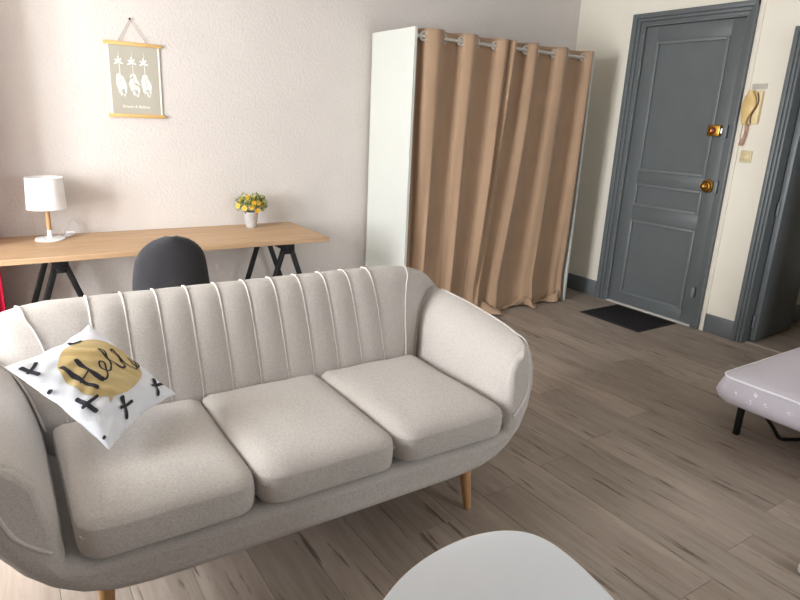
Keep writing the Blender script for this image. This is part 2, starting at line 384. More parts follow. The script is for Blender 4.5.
def casing(name, parent, yo0, yo1, yi0, yi1, zo, zi, xs=-.03):
    """stepped architrave on the wall face: left, right and head as separate meshes"""
    def bars(ya, yb, za, zb, yc, yd, zc, zd):
        return G().box(xs, .0, ya, yb, za, zb, .006)
    steps = ((0.0, .42, -.034), (.42, .72, -.022), (.72, 1.0, -.010))
    for side in (0, 1, 2):
        g = G()
        for (t0, t1, xx) in steps:
            if side == 0: a, b_ = yo1+(yi1-yo1)*t0, yo1+(yi1-yo1)*t1; g.box(xx, .0, a, b_, 0, zo+(zi-zo)*t0, .004)
            elif side == 1: a, b_ = yo0+(yi0-yo0)*t0, yo0+(yi0-yo0)*t1; g.box(xx, .0, a, b_, 0, zo+(zi-zo)*t0, .004)
            else: a, b_ = zo+(zi-zo)*t0, zo+(zi-zo)*t1; g.box(xx+.0006, .0, yo0+(yi0-yo0)*t0, yo1+(yi1-yo1)*t0, b_, a, .004)
        obj(name, g, M_GREY, parent)
casing('door_frame', d1, -1.612, -.60, -1.545, -.70, 2.385, 2.30)
g = G(); g.box(.0, .15, -1.5449, -1.5315, 0, 2.2999); g.box(.0, .15, -.7125, -.7001, 0, 2.2999); g.box(.0, .15, -1.5315, -.7125, 2.2885, 2.2999)
obj('jamb', g, M_GREY, d1, smooth=False)
obj('door_backing', G().box(.052, .149, -1.531, -.713, 0, 2.288), M_GREY, d1, smooth=False)
obj('threshold', G().box(-.012, .05, -1.531, -.713, 0, .010, .003), M_SEALW, d1)
for z in (1.96, .28):
    h = obj('hinge', G().lathe([(.009, -.05), (.009, .05)], (-.006, -.712, z), 10), M_GREY2, d1)
    obj('finial', G().lathe([(.004, .05), (.007, .056), (.002, .066)], (-.006, -.712, z), 8), M_GREY2, h)
obj('bolt', G().box(-.02, .012, -1.528, -1.500, .24, .32, .005), M_GREY2, d1)
# upper lock : brass square rosette with dark centre, keep on the frame
lk = obj('lock', G().box(-.022, XF, -1.494, -1.398, 1.472, 1.552, .006), M_BRASS, d1)
obj('cylinder', G().lathe([(.024, 0), (.024, -.012), (.017, -.018), (.006, -.02)], (-.022, -1.442, 1.512), 20, 'X'), M_REDBROWN, lk)
obj('thumb_turn', G().box(-.05, -.028, -1.447, -1.437, 1.498, 1.526, .003), M_BRASS, lk)
obj('bolt_end', G().lathe([(.013, -.016), (.013, .016)], (-.012, -1.507, 1.512), 12, 'Z'), M_CHROME, lk)
obj('lock_keep', G().box(-.034, .0, -1.556, -1.524, 1.464, 1.556, .004), M_GREY2, d1)
# lower lock / knob : octagonal brass
kb = obj('knob_rosette', G().lathe([(.052, .012), (.052, -.006), (.043, -.014), (.02, -.018)], (0, -1.465, 1.105), 8, 'X'), M_BRASS, d1)
obj('knob_ring', G().lathe([(.040, -.012), (.040, -.022), (.030, -.022), (.030, -.012)], (0, -1.465, 1.105), 16, 'X'), M_BRASSD, kb)
obj('knob', G().lathe([(.010, -.016), (.012, -.034), (.022, -.044), (.024, -.054), (.016, -.064), (.004, -.067)], (0, -1.465, 1.105), 18, 'X'), M_BRASS, kb)
obj('lock_keep', G().box(-.030, .0, -1.560, -1.530, 1.058, 1.152, .004), M_GREY2, d1)
tag(obj('trim_2', G().box(-.014, -.0002, -1.650, -1.626, .0, CEIL-.01, .004).box(-.008, -.0002, -1.625, -1.613, .0, CEIL-.01, .003), M_CREAM), 'narrow cream trim strip beside the entrance door frame', 'trim', kind='structure')

# ------------------------------------------------------------------ open inner door
d2 = thing('door_2', 'grey inner door standing open into the next room', 'door', (0, -2.3, 0), kind='structure')
casing('door_frame', d2, -2.74, -1.886, -2.67, -1.955, 2.19, 2.11)
g = G(); g.box(.0, .15, -1.9565, -1.9501, 0, 2.11)
g.box(.0, .15, -2.6695, -2.662, 0, 2.1099); g.box(.0, .15, -2.662, -1.957, 2.1, 2.1099)
obj('jamb', g, M_GREY, d2, smooth=False)
RZ = Matrix.Translation((.086, -1.962, 0)) @ Matrix.Rotation(math.radians(3), 4, 'Z')
g = G().box(0, .61, -.04, .0, .012, 2.09, .003, mtx=RZ)
leaf2 = obj('leaf', g, M_GREY, d2)
for z in (.16, 1.0, 1.85):
    obj('hinge', G().lathe([(.008, -.045), (.008, .045)], (.076, -1.972, z), 10), M_GREY2, d2)
obj('handle', G().tube([(.64, -1.965, 1.05), (.64, -2.02, 1.05), (.63, -2.03, 1.05), (.54, -2.03, 1.05)], .008, 8), M_BRASS, leaf2)

# ------------------------------------------------------------------ door mat
dm = thing('doormat', 'dark charcoal doormat lying before the entrance door', 'doormat', (-.29, -1.15, 0))
obj('rubber_edge', G().box(-.535, -.05, -1.445, -.868, 0.0005, .008, .003), M_MATRIM, dm)
obj('pile', G().box(-.51, -.075, -1.42, -.893, .006, .013, .003), M_MAT, dm)

# ------------------------------------------------------------------ intercom, label, switch
ic = thing('intercom_handset', 'yellowed ivory intercom handset mounted beside the entrance door', 'intercom', (-.001, -1.70, 1.56))
obj('wall_base', G().box(-.03, -.001, -1.757, -1.668, 1.566, 1.79, .008), M_IVORY2, ic)
# handset: bowed bar seen from the front, wavy inner edge
rings = []
for k in range(15):
    t = k/14; z = 1.560+.232*t; e = math.sin(PI*t)**.45 if 0 < t < 1 else 0.12
    yl = -1.640 - .012*(1-e) - .006*math.cos(PI*2*t)
    yr = -1.716 + .014*math.sin(2*PI*t+.4) - .012*t
    xf = -.062 - .018*math.cos(2*PI*t)*.9; ym = (yl+yr)/2; hw = abs(yl-yr)/2*max(.55, e)
    rings.append([(xf/2-.016 + (xf/2+.014)*math.cos(a)*(.6+.4*e)*-1, ym+hw*math.sin(a), z) for a in [2*PI*j/14 for j in range(14)]])
hs = obj('handset', G().loft(rings), M_IVORY, ic, angle=80)
gp = [(-.034, -1.722 + .014*math.sin(2*PI*t+.4) - .012*t, 1.572+.206*t) for t in [k/14 for k in range(15)]]
obj('gap_line', G().tube(gp, .0045, 6), M_BROWNGAP, ic)
coil = []
cpath = catmull([(-.02, -1.678, 1.562), (-.022, -1.682, 1.52), (-.026, -1.684, 1.49), (-.028, -1.672, 1.455), (-.026, -1.664, 1.43), (-.022, -1.672, 1.418), (-.018, -1.684, 1.44), (-.016, -1.690, 1.48), (-.014, -1.692, 1.52), (-.012, -1.694, 1.565)], 20)
for k, p in enumerate(cpath):
    a = k*0.9; coil.append(p+Vector((.004*math.cos(a), .005*math.sin(a), 0)))
obj('cord', G().tube(coil, .0032, 5), M_CORD, ic)
tag(obj('wall_label', G().box(-.004, -.0004, -1.768, -1.664, 1.802, 1.838, .001), M_LABEL, loc=(-.001, -1.716, 1.802)), 'small blank grey label strip above the intercom', 'label')
sw = thing('light_switch', 'square ivory light switch below the intercom', 'switch', (-.001, -1.716, 1.30))
obj('plate', G().box(-.010, -.0004, -1.758, -1.675, 1.302, 1.385, .004), M_SWITCH, sw)
obj('rocker', G().lathe([(.026, 0), (.026, -.006), (.022, -.009), (.003, -.009)], (-.008, -1.716, 1.343), 20, 'X'), M_IVORY2, sw)
obj('rocker_button', G().box(-.021, -.012, -1.729, -1.703, 1.325, 1.361, .003), M_SWITCH, sw)

# ------------------------------------------------------------------ wardrobe with rod
WL, WR, WD, WH = -2.136, -.380, .559, 2.073
wd = thing('open_wardrobe', 'white panel wardrobe closed by tan curtains in the corner', 'wardrobe', ((WL+WR)/2, -WD/2, 0))
obj('side_panel', G().box(WL, WL+.022, -WD, -.018, 0.0005, WH, .0015, 1), M_WHITE, wd, smooth=False)
obj('side_panel', G().box(WR-.022, WR, -WD, -.018, 0.0005, WH, .0015, 1), M_WHITE, wd, smooth=False)
obj('back_panel', G().box(WL+.022, WR-.022, -.026, -.018, .0005, WH-.06), M_WHITE, wd, smooth=False)
obj('bottom_panel', G().box(WL+.022, WR-.022, -.38, -.026, .03, .05), M_WHITE, wd, smooth=False)
obj('shelf', G().box(WL+.022, WR-.022, -.38, -.026, 1.72, 1.74), M_WHITE, wd, smooth=False)
rod = obj('curtain_rod', G().lathe([(.0125, WL+.022), (.0125, WR-.022)], (0, -.532, 2.022), 14, 'X'), M_ROD, wd)
for xx in (WL+.022, WR-.030):
    obj('rod_socket', G().lathe([(.022, xx), (.022, xx+.008)], (0, -.532, 2.022), 14, 'X'), M_CHROME, rod)

def curtain(name, label, xs, start_sign, x_bot, seed, z_top=2.073, yr=-.532):
    """eyelet curtain: crosses the rod at xs, hangs in pleats, spills on the floor. x_bot(x, w) shifts folds."""
    rnd = random.Random(seed)
    U = []
    NS = 14
    for k in range(len(xs)-1):
        for j in range(NS): U.append((k, j/NS))
    U.append((len(xs)-2, 1.0))
    rows = []; H = 64
    ph = [rnd.uniform(0, 6.28) for _ in range(8)]
    hemz = [rnd.uniform(0, 1) for _ in range(8)]
    for i in range(H+9):
        row = []
        w_ = min(1.0, i/H); ex = max(0, i-H)/8
        for n_, (k, s) in enumerate(U):
            x = xs[k]+(xs[k+1]-xs[k])*s; wid = xs[k+1]-xs[k]
            sg = start_sign*(1 if k % 2 == 0 else -1)
            edge = (k == 0 and s < .5 and start_sign > 0) * 0
            A = .050*(1-.2*w_)+.016*math.sin(ph[k % 8]+3*w_)*w_
            shape = math.sin(PI*s)
            # slightly boxy pleat with a softened crest
            shape = math.copysign(abs(shape)**.62, shape)
            y = yr - sg*A*shape
            u_ = n_/len(U)
            y += w_*(.012*math.sin(u_*17+ph[2]+2.2*w_)+.011*math.sin(u_*37+ph[3]-3*w_)+.009*math.sin(u_*61+ph[6]+1.5*w_))*min(1, w_*2.5) + .045*w_*w_
            x2 = x_bot(x, w_) + wid*.10*math.sin(2*PI*s)*sg*(.3+.7*w_) + .012*w_*math.sin(u_*13+ph[1]+4*w_)
            z = z_top*(1-w_)+.012*w_
            # slack near the floor
            lo = sstep(.86, 1.0, w_)
            y -= lo*(.018+.028*(0.5+.5*math.sin(u_*9+ph[4])))*math.sin(min(1, (w_-.86)/.14)*PI*.6)
            z += lo*.012*math.sin(u_*23+ph[5])**2
            if ex > 0:
                fold = math.sin(u_*14+ph[5]); f2 = math.sin(u_*33+ph[6]+ex*3)
                y -= .10*ex*(0.5+.5*fold)+.022*f2*ex
                z = .006+.012*math.sin(u_*23+ph[5])**2*(1-ex)+.075*math.sin(PI*ex)*(.45+.55*math.sin(u_*19+ph[7]))**2+.022*abs(f2)*(1-ex*.4)
                x2 += .03*ex*math.sin(u_*11+ph[0]) - .05*ex*(1-u_)*0.6
            row.append((x2, y, max(z, .004)))
        rows.append(row)
    c = thing(name, label, 'curtain', ((xs[0]+xs[-1])/2, yr, 0), 'tan curtains of the open wardrobe')
    cl = obj('cloth', G().loft(rows, closed=False, cap=False), M_CURT, c, angle=180, solid=.003, fixn=False)
    # header hem line
    for k in range(1, len(xs)-1):
        # ring where the cloth crosses the rod, lying in the cloth plane
        sl = start_sign*(1 if k % 2 == 0 else -1)
        t = Vector((1.0, -sl*.55, 0)).normalized()
        ring = []
        for q in range(20):
            a = 2*PI*q/20; ring.append(Vector((xs[k], yr, 2.022)) + t*.026*math.cos(a) + Vector((0, -.004, 1))*.026*math.sin(a) + Vector((0, -.004, 0)))
        obj('eyelet', G().tube(ring, .0078, 8, loop=True), M_CHROME, c)
    return c
curtain('wardrobe_curtain', 'tan eyelet curtain beside the white wardrobe side panel', [-2.105, -2.046, -1.875, -1.727, -1.585, -1.416, -1.300], -1,
        lambda x, w_: x - .10*w_*sstep(-2.1, -1.3, x) + .02*w_, 3)
curtain('wardrobe_curtain', 'tan eyelet curtain at the wardrobe end nearest the entrance door', [-1.306, -1.233, -1.116, -.998, -.817, -.673, -.488, -.392], 1,
        lambda x, w_: x - .13*w_**1.5*sstep(-.4, -1.3, x) - .035*w_, 11)

# ------------------------------------------------------------------ desk: worktop on two trestles
DXL, DXR, DD, DZ = -4.590, -2.772, .634, .74
tag(obj('desk_worktop', G().box(DXL, DXR, -DD, -.004, DZ-.028, DZ, .002, 1), M_DESK, loc=((DXL+DXR)/2, -DD/2, DZ-.028)), 'long pale oak worktop along the plastered wall', 'worktop')
def trestle(loc, label):
    t = thing('trestle', label, 'trestle', loc, 'trestles under the worktop')
    x0, y0 = loc[0], loc[1]
    # y0 = near end of the beam
    obj('beam', G().box(x0-.036, x0+.036, y0-.02, y0+.46, DZ-.080, DZ-.0285, .004), M_BLACK, t)
    for yy in (y0+.015, y0+.425):
        for sg in (-1, 1):
            obj('leg', G().box(-.015, .015, -.012, .012, .0, .70, .003, mtx=Matrix.Translation((x0+sg*.245, yy, .0055)) @ Matrix.Rotation(-sg*math.radians(18.4), 4, 'Y')), M_BLACK, t)
        obj('bracket', G().box(x0-.024, x0+.024, yy-.016, yy+.016, DZ-.108, DZ-.080, .006), M_BLACK, t)
    for sg in (-1, 1):
        obj('stretcher', G().box(x0+sg*.160-.008, x0+sg*.160+.008, y0+.02, y0+.42, .24, .275, .003), M_BLACK, t)
    return t
trestle((-3.025, -.555, 0), 'black metal trestle under the worktop end beside the flower pot')
trestle((-4.305, -.555, 0), 'black metal trestle under the worktop below the table lamp')

# ------------------------------------------------------------------ table lamp
LX, LY = -4.312, -.16
tl = thing('table_lamp', 'white drum-shade table lamp with wooden stem on the worktop', 'lamp', (LX, LY, DZ))
obj('base', G().lathe([(.076, 0.0005), (.078, .004), (.076, .010), (.02, .014), (.014, .02)], (LX, LY, DZ), 40), M_LAMPW, tl)
obj('stem_foot', G().lathe([(.0135, .014), (.0135, .055), (.012, .057)], (LX, LY, DZ), 20), M_LAMPW, tl)
obj('stem', G().lathe([(.0125, .055), (.0115, .2)], (LX, LY, DZ), 20), M_OAKLEG, tl)
g = G(); prof = [(.101, .178), (.094, .352)]
n = 48; ro = [[(LX+(r)*math.cos(2*PI*k/n), LY+r*math.sin(2*PI*k/n), DZ+h) for k in range(n)] for r, h in [(.101, .178), (.101, .180), (.094, .350), (.094, .352), (.091, .352), (.098, .178)]]
g.loft(ro, True, False, True)
sh = obj('shade', g, M_SHADE, tl)
for r, h in ((.101, .180), (.0935, .350)):
    obj('rim', G().tube([(LX+r*math.cos(2*PI*k/n), LY+r*math.sin(2*PI*k/n), DZ+h) for k in range(n)], .0022, 6, loop=True), M_LAMPW, sh)
obj('bulb', G().lathe([(.013, .2), (.014, .225), (.026, .25), (.03, .275), (.024, .295), (.008, .304)], (LX, LY, DZ), 18), M_LAMPW, tl)
obj('shade_spider', G().tube([(LX-.096, LY, DZ+.21), (LX+.096, LY, DZ+.21)], .002, 6).tube([(LX, LY-.096, DZ+.21), (LX, LY+.096, DZ+.21)], .002, 6), M_LAMPW, tl)
cp = catmull([(LX+.06, LY+.03, DZ+.006), (LX+.10, LY+.06, DZ+.006), (LX+.13, LY+.04, DZ+.02), (LX+.09, LY+.02, DZ+.012), (LX+.05, LY+.06, DZ+.010), (LX+.09, LY+.09, DZ+.006), (LX+.13, LY+.07, DZ+.014),
              (LX+.11, LY+.04, DZ+.024), (LX+.08, LY+.05, DZ+.018), (LX+.10, LY+.09, DZ+.05), (LX+.125, LY+.125, DZ+.085), (LX+.155, LY+.138, DZ+.08), (LX+.17, LY+.14, DZ+.03), (LX+.165, LY+.135, DZ+.006)], 10)
cd = obj('cord', G().tube(cp, .0028, 6), M_WIRE, tl)
obj('inline_switch', G().box(LX+.085, LX+.135, LY+.045, LY+.063, DZ+.018, DZ+.034, .006), M_LAMPW, cd)

# ------------------------------------------------------------------ flower pot
PX_, PY_ = -3.108, -.125
pp = thing('potted_plant', 'small yellow-flowered plant in a zinc pot on the worktop', 'plant', (PX_, PY_, DZ))
obj('pot', G().lathe([(.033, .0005), (.034, .003), (.049, .100), (.051, .102), (.051, .106), (.048, .106), (.046, .098), (.005, .095)], (PX_, PY_, DZ), 32), M_POT, pp)
obj('soil', G().lathe([(.046, .092), (.045, .099), (.003, .101)], (PX_, PY_, DZ), 20), M_SOIL, pp)
rnd = random.Random(5)
def leafquad(g, p, d, ln, wd_, curl):
    d = d.normalized(); s = d.cross(Vector((rnd.uniform(-.3, .3), rnd.uniform(-.3, .3), 1))); s.normalize(); nn = s.cross(d)
    a = p; b = p+d*ln*.5+s*wd_/2+nn*curl; c = p+d*ln; e = p+d*ln*.5-s*wd_/2+nn*curl; m = p+d*ln*.5-nn*curl*.3
    k = [a, b, c, e, m]; g.add(k, [(0, 4, 1), (1, 4, 2), (2, 4, 3), (3, 4, 0)])
def crown():
    th = rnd.uniform(0, 2*PI); cz = rnd.uniform(-.15, 1); rr = math.sqrt(max(0, 1-cz*cz*.8))
    return Vector((rr*math.cos(th)*.098, rr*math.sin(th)*.085, .135+cz*.072+.012))
for nm, mm, N_ in (('foliage', M_LEAF, 330), ('dark_foliage', M_LEAFD, 170)):
    g = G()
    for q in range(N_):
        o_ = crown()*rnd.uniform(.72, 1.03); o_.z = max(o_.z, .105)
        d = Vector((o_.x, o_.y, (o_.z-.09))).normalized()+Vector((rnd.uniform(-.7, .7), rnd.uniform(-.7, .7), rnd.uniform(-.5, .7)))
        leafquad(g, Vector((PX_, PY_, DZ))+o_, d, rnd.uniform(.016, .028), rnd.uniform(.009, .015), .002)
    f_ = obj(nm, g, mm, pp, smooth=False, fixn=False); f_['kind'] = 'stuff'
g = G()
for q in range(16):
    a = rnd.uniform(0, 2*PI); r = rnd.uniform(.03, .085)
    g.tube([(PX_+.01*math.cos(a), PY_+.01*math.sin(a), DZ+.095), (PX_+r*.7*math.cos(a), PY_+r*.7*math.sin(a), DZ+.14), (PX_+r*math.cos(a), PY_+r*math.sin(a), DZ+.17)], .0016, 5)
obj('stems', g, M_LEAFD, pp)['kind'] = 'stuff'
fl_off = [(-.098, -.03, .150), (-.066, -.06, .138), (-.022, -.075, .145), (-.005, -.07, .172), (.026, -.07, .170), (.014, -.08, .122), (-.03, -.03, .205), (-.06, .03, .18), (.05, .04, .19), (.07, -.03, .15), (.02, .06, .17)]
for (ox, oy, oz) in fl_off:
    ctr = Vector((PX_+ox, PY_+oy, DZ+oz)); nrm = Vector((ox, oy-.03, (oz-.12)*1.0)).normalized(); a1 = nrm.orthogonal().normalized(); a2 = nrm.cross(a1)
    g = G()
    for k in range(5):
        a = 2*PI*k/5; d = a1*math.cos(a)+a2*math.sin(a); s = nrm.cross(d)
        g.add([ctr, ctr+d*.011+s*.0095+nrm*.003, ctr+d*.021+nrm*.002, ctr+d*.011-s*.0095+nrm*.003], [(0, 1, 2, 3)])
    f_ = obj('flower', g, M_FLOWER, pp, smooth=False, fixn=False, solid=.001)
    obj('flower_centre', G().lathe([(.001, .0), (.0045, .001), (.004, .004), (.001, .006)], ctr+nrm*.002, 8), M_FLOWERC, f_)
for (ox, oy, oz) in ((.066, -.04, .185), (.095, -.02, .20), (.085, -.05, .172)):
    g = G().tube([(PX_+.03, PY_-.01, DZ+.12), (PX_+ox*.8, PY_+oy*.8, DZ+oz*.9), (PX_+ox, PY_+oy, DZ+oz)], .002, 5)
    for q in range(9):
        p = Vector((PX_+ox*rnd.uniform(.75, 1.03), PY_+oy*rnd.uniform(.75, 1.03), DZ+oz*rnd.uniform(.9, 1.04)))
        leafquad(g, p, Vector((rnd.uniform(-1, 1), rnd.uniform(-1, 1), rnd.uniform(-.3, 1))), .012, .008, .001)
    obj('sprig', g, M_TWIG, pp, smooth=False, fixn=False)

# ------------------------------------------------------------------ poster
po = thing('wall_poster', 'grey feather poster with wooden slats hanging above the worktop', 'poster', (-3.765, -.004, 1.44))
x0, x1, z0, z1 = -3.910, -3.618, 1.437, 1.842
g = G().box(x0, x1, -.009, -.007, z0, z1)
pap = obj('paper', g, M_POSTERW, po, smooth=False)
obj('print_field', G().box(x0+.010, x1-.010, -.0096, -.0088, z0+.005, z1-.005), M_POSTER, pap, smooth=False)
for zz in (1.437, 1.842):
    obj('slat', G().box(x0-.016, x1+.016, -.018, -.003, zz-.010, zz+.010, .002), M_SLAT, po)
obj('hanging_cord', G().tube([(-3.845, -.010, 1.850), (-3.772, -.008, 1.978), (-3.685, -.010, 1.850)], .0018, 6), M_STRING, po)
obj('nail', G().lathe([(.004, 0), (.004, -.012), (.006, -.013), (.006, -.015)], (-3.772, -.0005, 1.979), 10, 'Y'), M_BLACK, po)
flat = lambda u, v: (Vector((u, -.0097, v)), Vector((0, -1, 0)))
def feather(cx, seed):
    r = random.Random(seed); g = G(); q = 0
    top, bot = 1.795, 1.545
    # bow of small leaves, string, then the feather vane of separate barbs
    for a, ln in ((100, .035), (60, .028), (150, .03), (200, .032), (-20, .026)):
        a = math.radians(a); p0 = (cx, 1.738); p1 = (cx+math.cos(a)*ln, 1.738+math.sin(a)*ln)
        pm = ((p0[0]+p1[0])/2, (p0[1]+p1[1])/2); g.strip([p0, pm, p1], [.002, .011, .001], flat, .0003)
    g.strip([(cx, 1.80), (cx, 1.74), (cx+.002, 1.675)], [.001, .003, .003], flat, .0003)
    for k in range(9):
        t = k/8; zc = 1.675-.10*t; wv = .026*math.sin(PI*(.18+.72*t))+.004; xc = cx+.012*t
        for sg in (-1, 1):
            if r.random() < .12: continue
            tip = (xc+sg*wv*(.9+.2*r.random()), zc-.022-.006*r.random()); g.strip([(xc+.0015*sg, zc), ((xc+tip[0])/2+sg*.002, (zc+tip[1])/2+.003), tip], [.004, .011, .002], flat, .0003)
    g.strip([(cx+.002, 1.675), (cx+.008, 1.62), (cx+.016, 1.545)], [.0025, .002, .001], flat, .0005)
    g.strip([(cx+.010, 1.59), (cx+.014, 1.565), (cx+.019, 1.545)], [.02, .014, .002], flat, .0003)
    return g
for k, cx in enumerate((-3.848, -3.775, -3.708)):
    obj('feather_print', feather(cx, k+2), M_POSTERINK, pap, smooth=False, fixn=False)
cu = bpy.data.curves.new('caption', 'FONT'); cu.body = 'Dream & Believe'; cu.align_x = 'CENTER'; cu.align_y = 'CENTER'; cu.size = .0225; cu.shear = .3; cu.extrude = .0002
ct = bpy.data.objects.new('caption_tmp', cu); COL.objects.link(ct)
bpy.context.view_layer.update()
me = bpy.data.meshes.new_from_object(ct.evaluated_get(bpy.context.evaluated_depsgraph_get())); bpy.data.objects.remove(ct)
me.materials.append(M_POSTERINK); cap = bpy.data.objects.new('caption', me); COL.objects.link(cap); cap.parent = pap
cap.matrix_local = Matrix.Translation(Vector((-3.770, -.0102, 1.490))-Vector(po.location)) @ Matrix.Rotation(PI/2, 4, 'X')

# ------------------------------------------------------------------ office chair (back towards the sofa)
HX, HY = -3.845, -.92
oc = thing('office_chair', 'dark charcoal office chair between the worktop and the sofa', 'chair', (HX, HY, 0))
rings = []
for k in range(21):
    t = k/20; z = .52+.375*t
    hw = .19*(1-.0*t) if t < .25 else .19-.05*((t-.25)/.75)**1.6
    if t > .62: hw *= math.sqrt(max(.02, 1-((t-.62)/.385)**2.6))
    yb = -1.045 + .02*math.sin(PI*t)-.03*t; th = .032*(1-.55*t**4)
    ring = []
    for j in range(28):
        a = 2*PI*j/28; c_, s_ = math.cos(a), math.sin(a)
        c2 = math.copysign(abs(c_)**.6, c_); s2 = math.copysign(abs(s_)**.8, s_)
        ring.append((HX-.012+hw*c2, yb+th*s2-.03*(c2*c2-.5)*-1, z))
    rings.append(ring)
obj('backrest', G().loft(rings), M_CHAIR, oc, angle=180)
obj('seat', G().box(HX-.23, HX+.23, -1.0, -.54, .42, .49, .03, 4), M_CHAIR, oc, angle=80)
obj('back_spine', G().tube([(HX, -.94, .42), (HX, -1.05, .42), (HX, -1.08, .46), (HX, -1.085, .62)], .018, 10), M_PLASTIC, oc)
obj('gas_column', G().lathe([(.027, .10), (.027, .26), (.018, .26), (.018, .42)], (HX, -.79, 0), 18), M_PLASTIC, oc)
for k in range(5):
    a = 2*PI*k/5+.3; dx, dy = math.cos(a), math.sin(a)
    st = obj('base_arm', G().tube([(HX+.02*dx, -.79+.02*dy, .11), (HX+.15*dx, -.79+.15*dy, .095), (HX+.27*dx, -.79+.27*dy, .070)], [.022, .019, .014], 8), M_PLASTIC, oc)
    obj('caster', G().lathe([(.006, -.018), (.024, -.017), (.026, -.010), (.026, .010), (.024, .017), (.006, .018)], (HX+.27*dx, -.79+.27*dy, .0265), 14, 'X'), M_PLASTIC, st)
for sg in (-1, 1):
    ar = obj('armrest', G().box(HX+sg*.245-.028, HX+sg*.245+.028, -1.00, -.80, .545, .570, .012, 3), M_PLASTIC, oc)
    obj('arm_post', G().tube([(HX+sg*.21, -.85, .435), (HX+sg*.245, -.85, .455), (HX+sg*.25, -.86, .5), (HX+sg*.245, -.88, .550)], .014, 8), M_PLASTIC, ar)

# ------------------------------------------------------------------ sofa
SX = -3.757
sf = thing('sofa', 'light grey three-seat sofa with channel-stitched back and wooden legs', 'sofa', (SX, -2.15, 0))
def zr(y):   # height of the arm ridge
    pts = [(-2.60, .645), (-2.45, .655), (-2.30, .672), (-2.10, .690), (-1.70, .712)]
    if y <= pts[0][0]: return pts[0][1]
    for (a, za), (b, zb) in zip(pts, pts[1:]):
        if y <= b: return za+(zb-za)*(y-a)/(b-a)
    return pts[-1][1]
def flare(y):          # plan rounding of the outer front corners
    q = max(0.0, min(1.0, (-2.34-y)/.27)); return -.100*(1-math.sqrt(1-q*q*.98))/.86
def lean(y, z): return y + max(0, z-.34)*.26*sstep(-1.95, -2.5, y)
def outer(y):
    f = flare(y); z = zr(y); s = (z-.2)/.46
    P = [(0, .20), (.30, .20), (.48, .2005), (.60, .204), (.70, .214), (.785, .238), (.853, .277), (.908, .330), (.960, .40), (.996, .48), (1.010, .55)]
    return [(hx+f*max(0, min(1, (hx-.35)/.55)), zz) for hx, zz in P] + [(1.006+f, z-.05), (.993+f, z-.018), (.970+f, z)]
def inner(y):
    f = flare(y); z = zr(y)
    return [(.943+f*.9, z-.012), (.893+f*.7, z-.034), (.842+f*.5, z-.08), (.811+f*.3, z-.15), (.786+f*.15, .46), (.772, .40), (.765, .345), (.70, .330), (.40, .33), (0, .33)]
def uring(y, off):
    half = outer(y)+inner(y)
    poly = half + [(-a, b) for a, b in reversed(half)]
    # drop duplicated centre points
    out = []
    for p in poly:
        if not out or (abs(p[0]-out[-1][0])+abs(p[1]-out[-1][1])) > 1e-6: out.append(p)
    if abs(out[0][0]-out[-1][0])+abs(out[0][1]-out[-1][1]) < 1e-6: out.pop()
    if off:
        res = []; n = len(out)
        for i in range(n):
            a, b = out[i-1], out[(i+1) % n]; dx, dy = b[0]-a[0], b[1]-a[1]; l = math.hypot(dx, dy) or 1
            res.append((out[i][0]-dy/l*off, out[i][1]+dx/l*off))
        out = res
    return out
rings = []
for y, off in [(-2.604, .030), (-2.601, .020), (-2.594, .010), (-2.580, .003), (-2.562, .0), (-2.54, 0), (-2.51, 0), (-2.47, 0), (-2.42, 0), (-2.36, 0), (-2.28, 0), (-2.15, 0), (-2.0, 0), (-1.88, 0), (-1.78, .01), (-1.72, .03), (-1.69, .05)]:
    rings.append([(SX+a, lean(y, z) if y < -1.9 else y, z) for a, z in uring(y, off)])
g = G().loft(rings, True, False).fill(rings[0], uring(-2.604, .030)).fill(rings[-1], uring(-1.69, .05))
base = obj('base', g, M_SOFA, sf, angle=70)
# padded inner arms with piping on the ridge and front edge
for sg in (-1, 1):
    rings = []
    for y, off in [(-2.588, .016), (-2.580, .007), (-2.570, .000), (-2.552, -.006), (-2.52, -.011), (-2.47, -.014), (-2.38, -.015), (-2.25, -.016), (-2.1, -.016), (-1.98, -.014), (-1.88, -.012), (-1.80, -.010)]:
        f = flare(y); z = zr(y)
        face = [(.966+f, z+.002), (.938+f*.9, z-.006), (.893+f*.7, z-.030), (.842+f*.5, z-.08), (.811+f*.3, z-.15), (.786+f*.15, .46), (.772, .40), (.766, .36)]
        back = [(.80, .37), (.825+f*.3, .46), (.86+f*.7, z-.10), (.940+f, z-.04)]
        m = len(face); ring = []
        for i, (a, zz) in enumerate(face):
            p, q = face[max(i-1, 0)], face[min(i+1, m-1)]; dx, dz = q[0]-p[0], q[1]-p[1]; l = math.hypot(dx, dz) or 1
            e = math.sin(PI*min(1, max(0, (i+.25)/(m-.5))))**.6 if off < 0 else 1
            ring.append((a-(dz/l)*off*e*-1*-1, zz+(dx/l)*off*e))
        ring = [(a, zz) for a, zz in ring]+back
        rings.append([(SX+sg*a, lean(y, zz) if y < -1.9 else y, zz) for a, zz in ring])
    if sg < 0: rings = [list(reversed(r)) for r in rings]
    arm = obj('armrest', G().loft(rings), M_SOFA, sf, angle=75)
    path = []
    for y in (-1.86, -1.95, -2.05, -2.15, -2.25, -2.35, -2.43, -2.49):
        path.append((.970+flare(y), y, zr(y)+.004))
    path += [(.950, -2.535, .648), (.932, -2.572, .630), (.913, -2.592, .60), (.905, -2.600, .55), (.890, -2.604, .50), (.868, -2.606, .455), (.832, -2.606, .42), (.795, -2.606, .395)]
    P = [(SX+sg*a, lean(y, z) if y < -1.9 else y, z) for a, y, z in path]
    obj('piping', G().tube(catmull(P, 5), .0052, 8), M_SOFAP, arm)
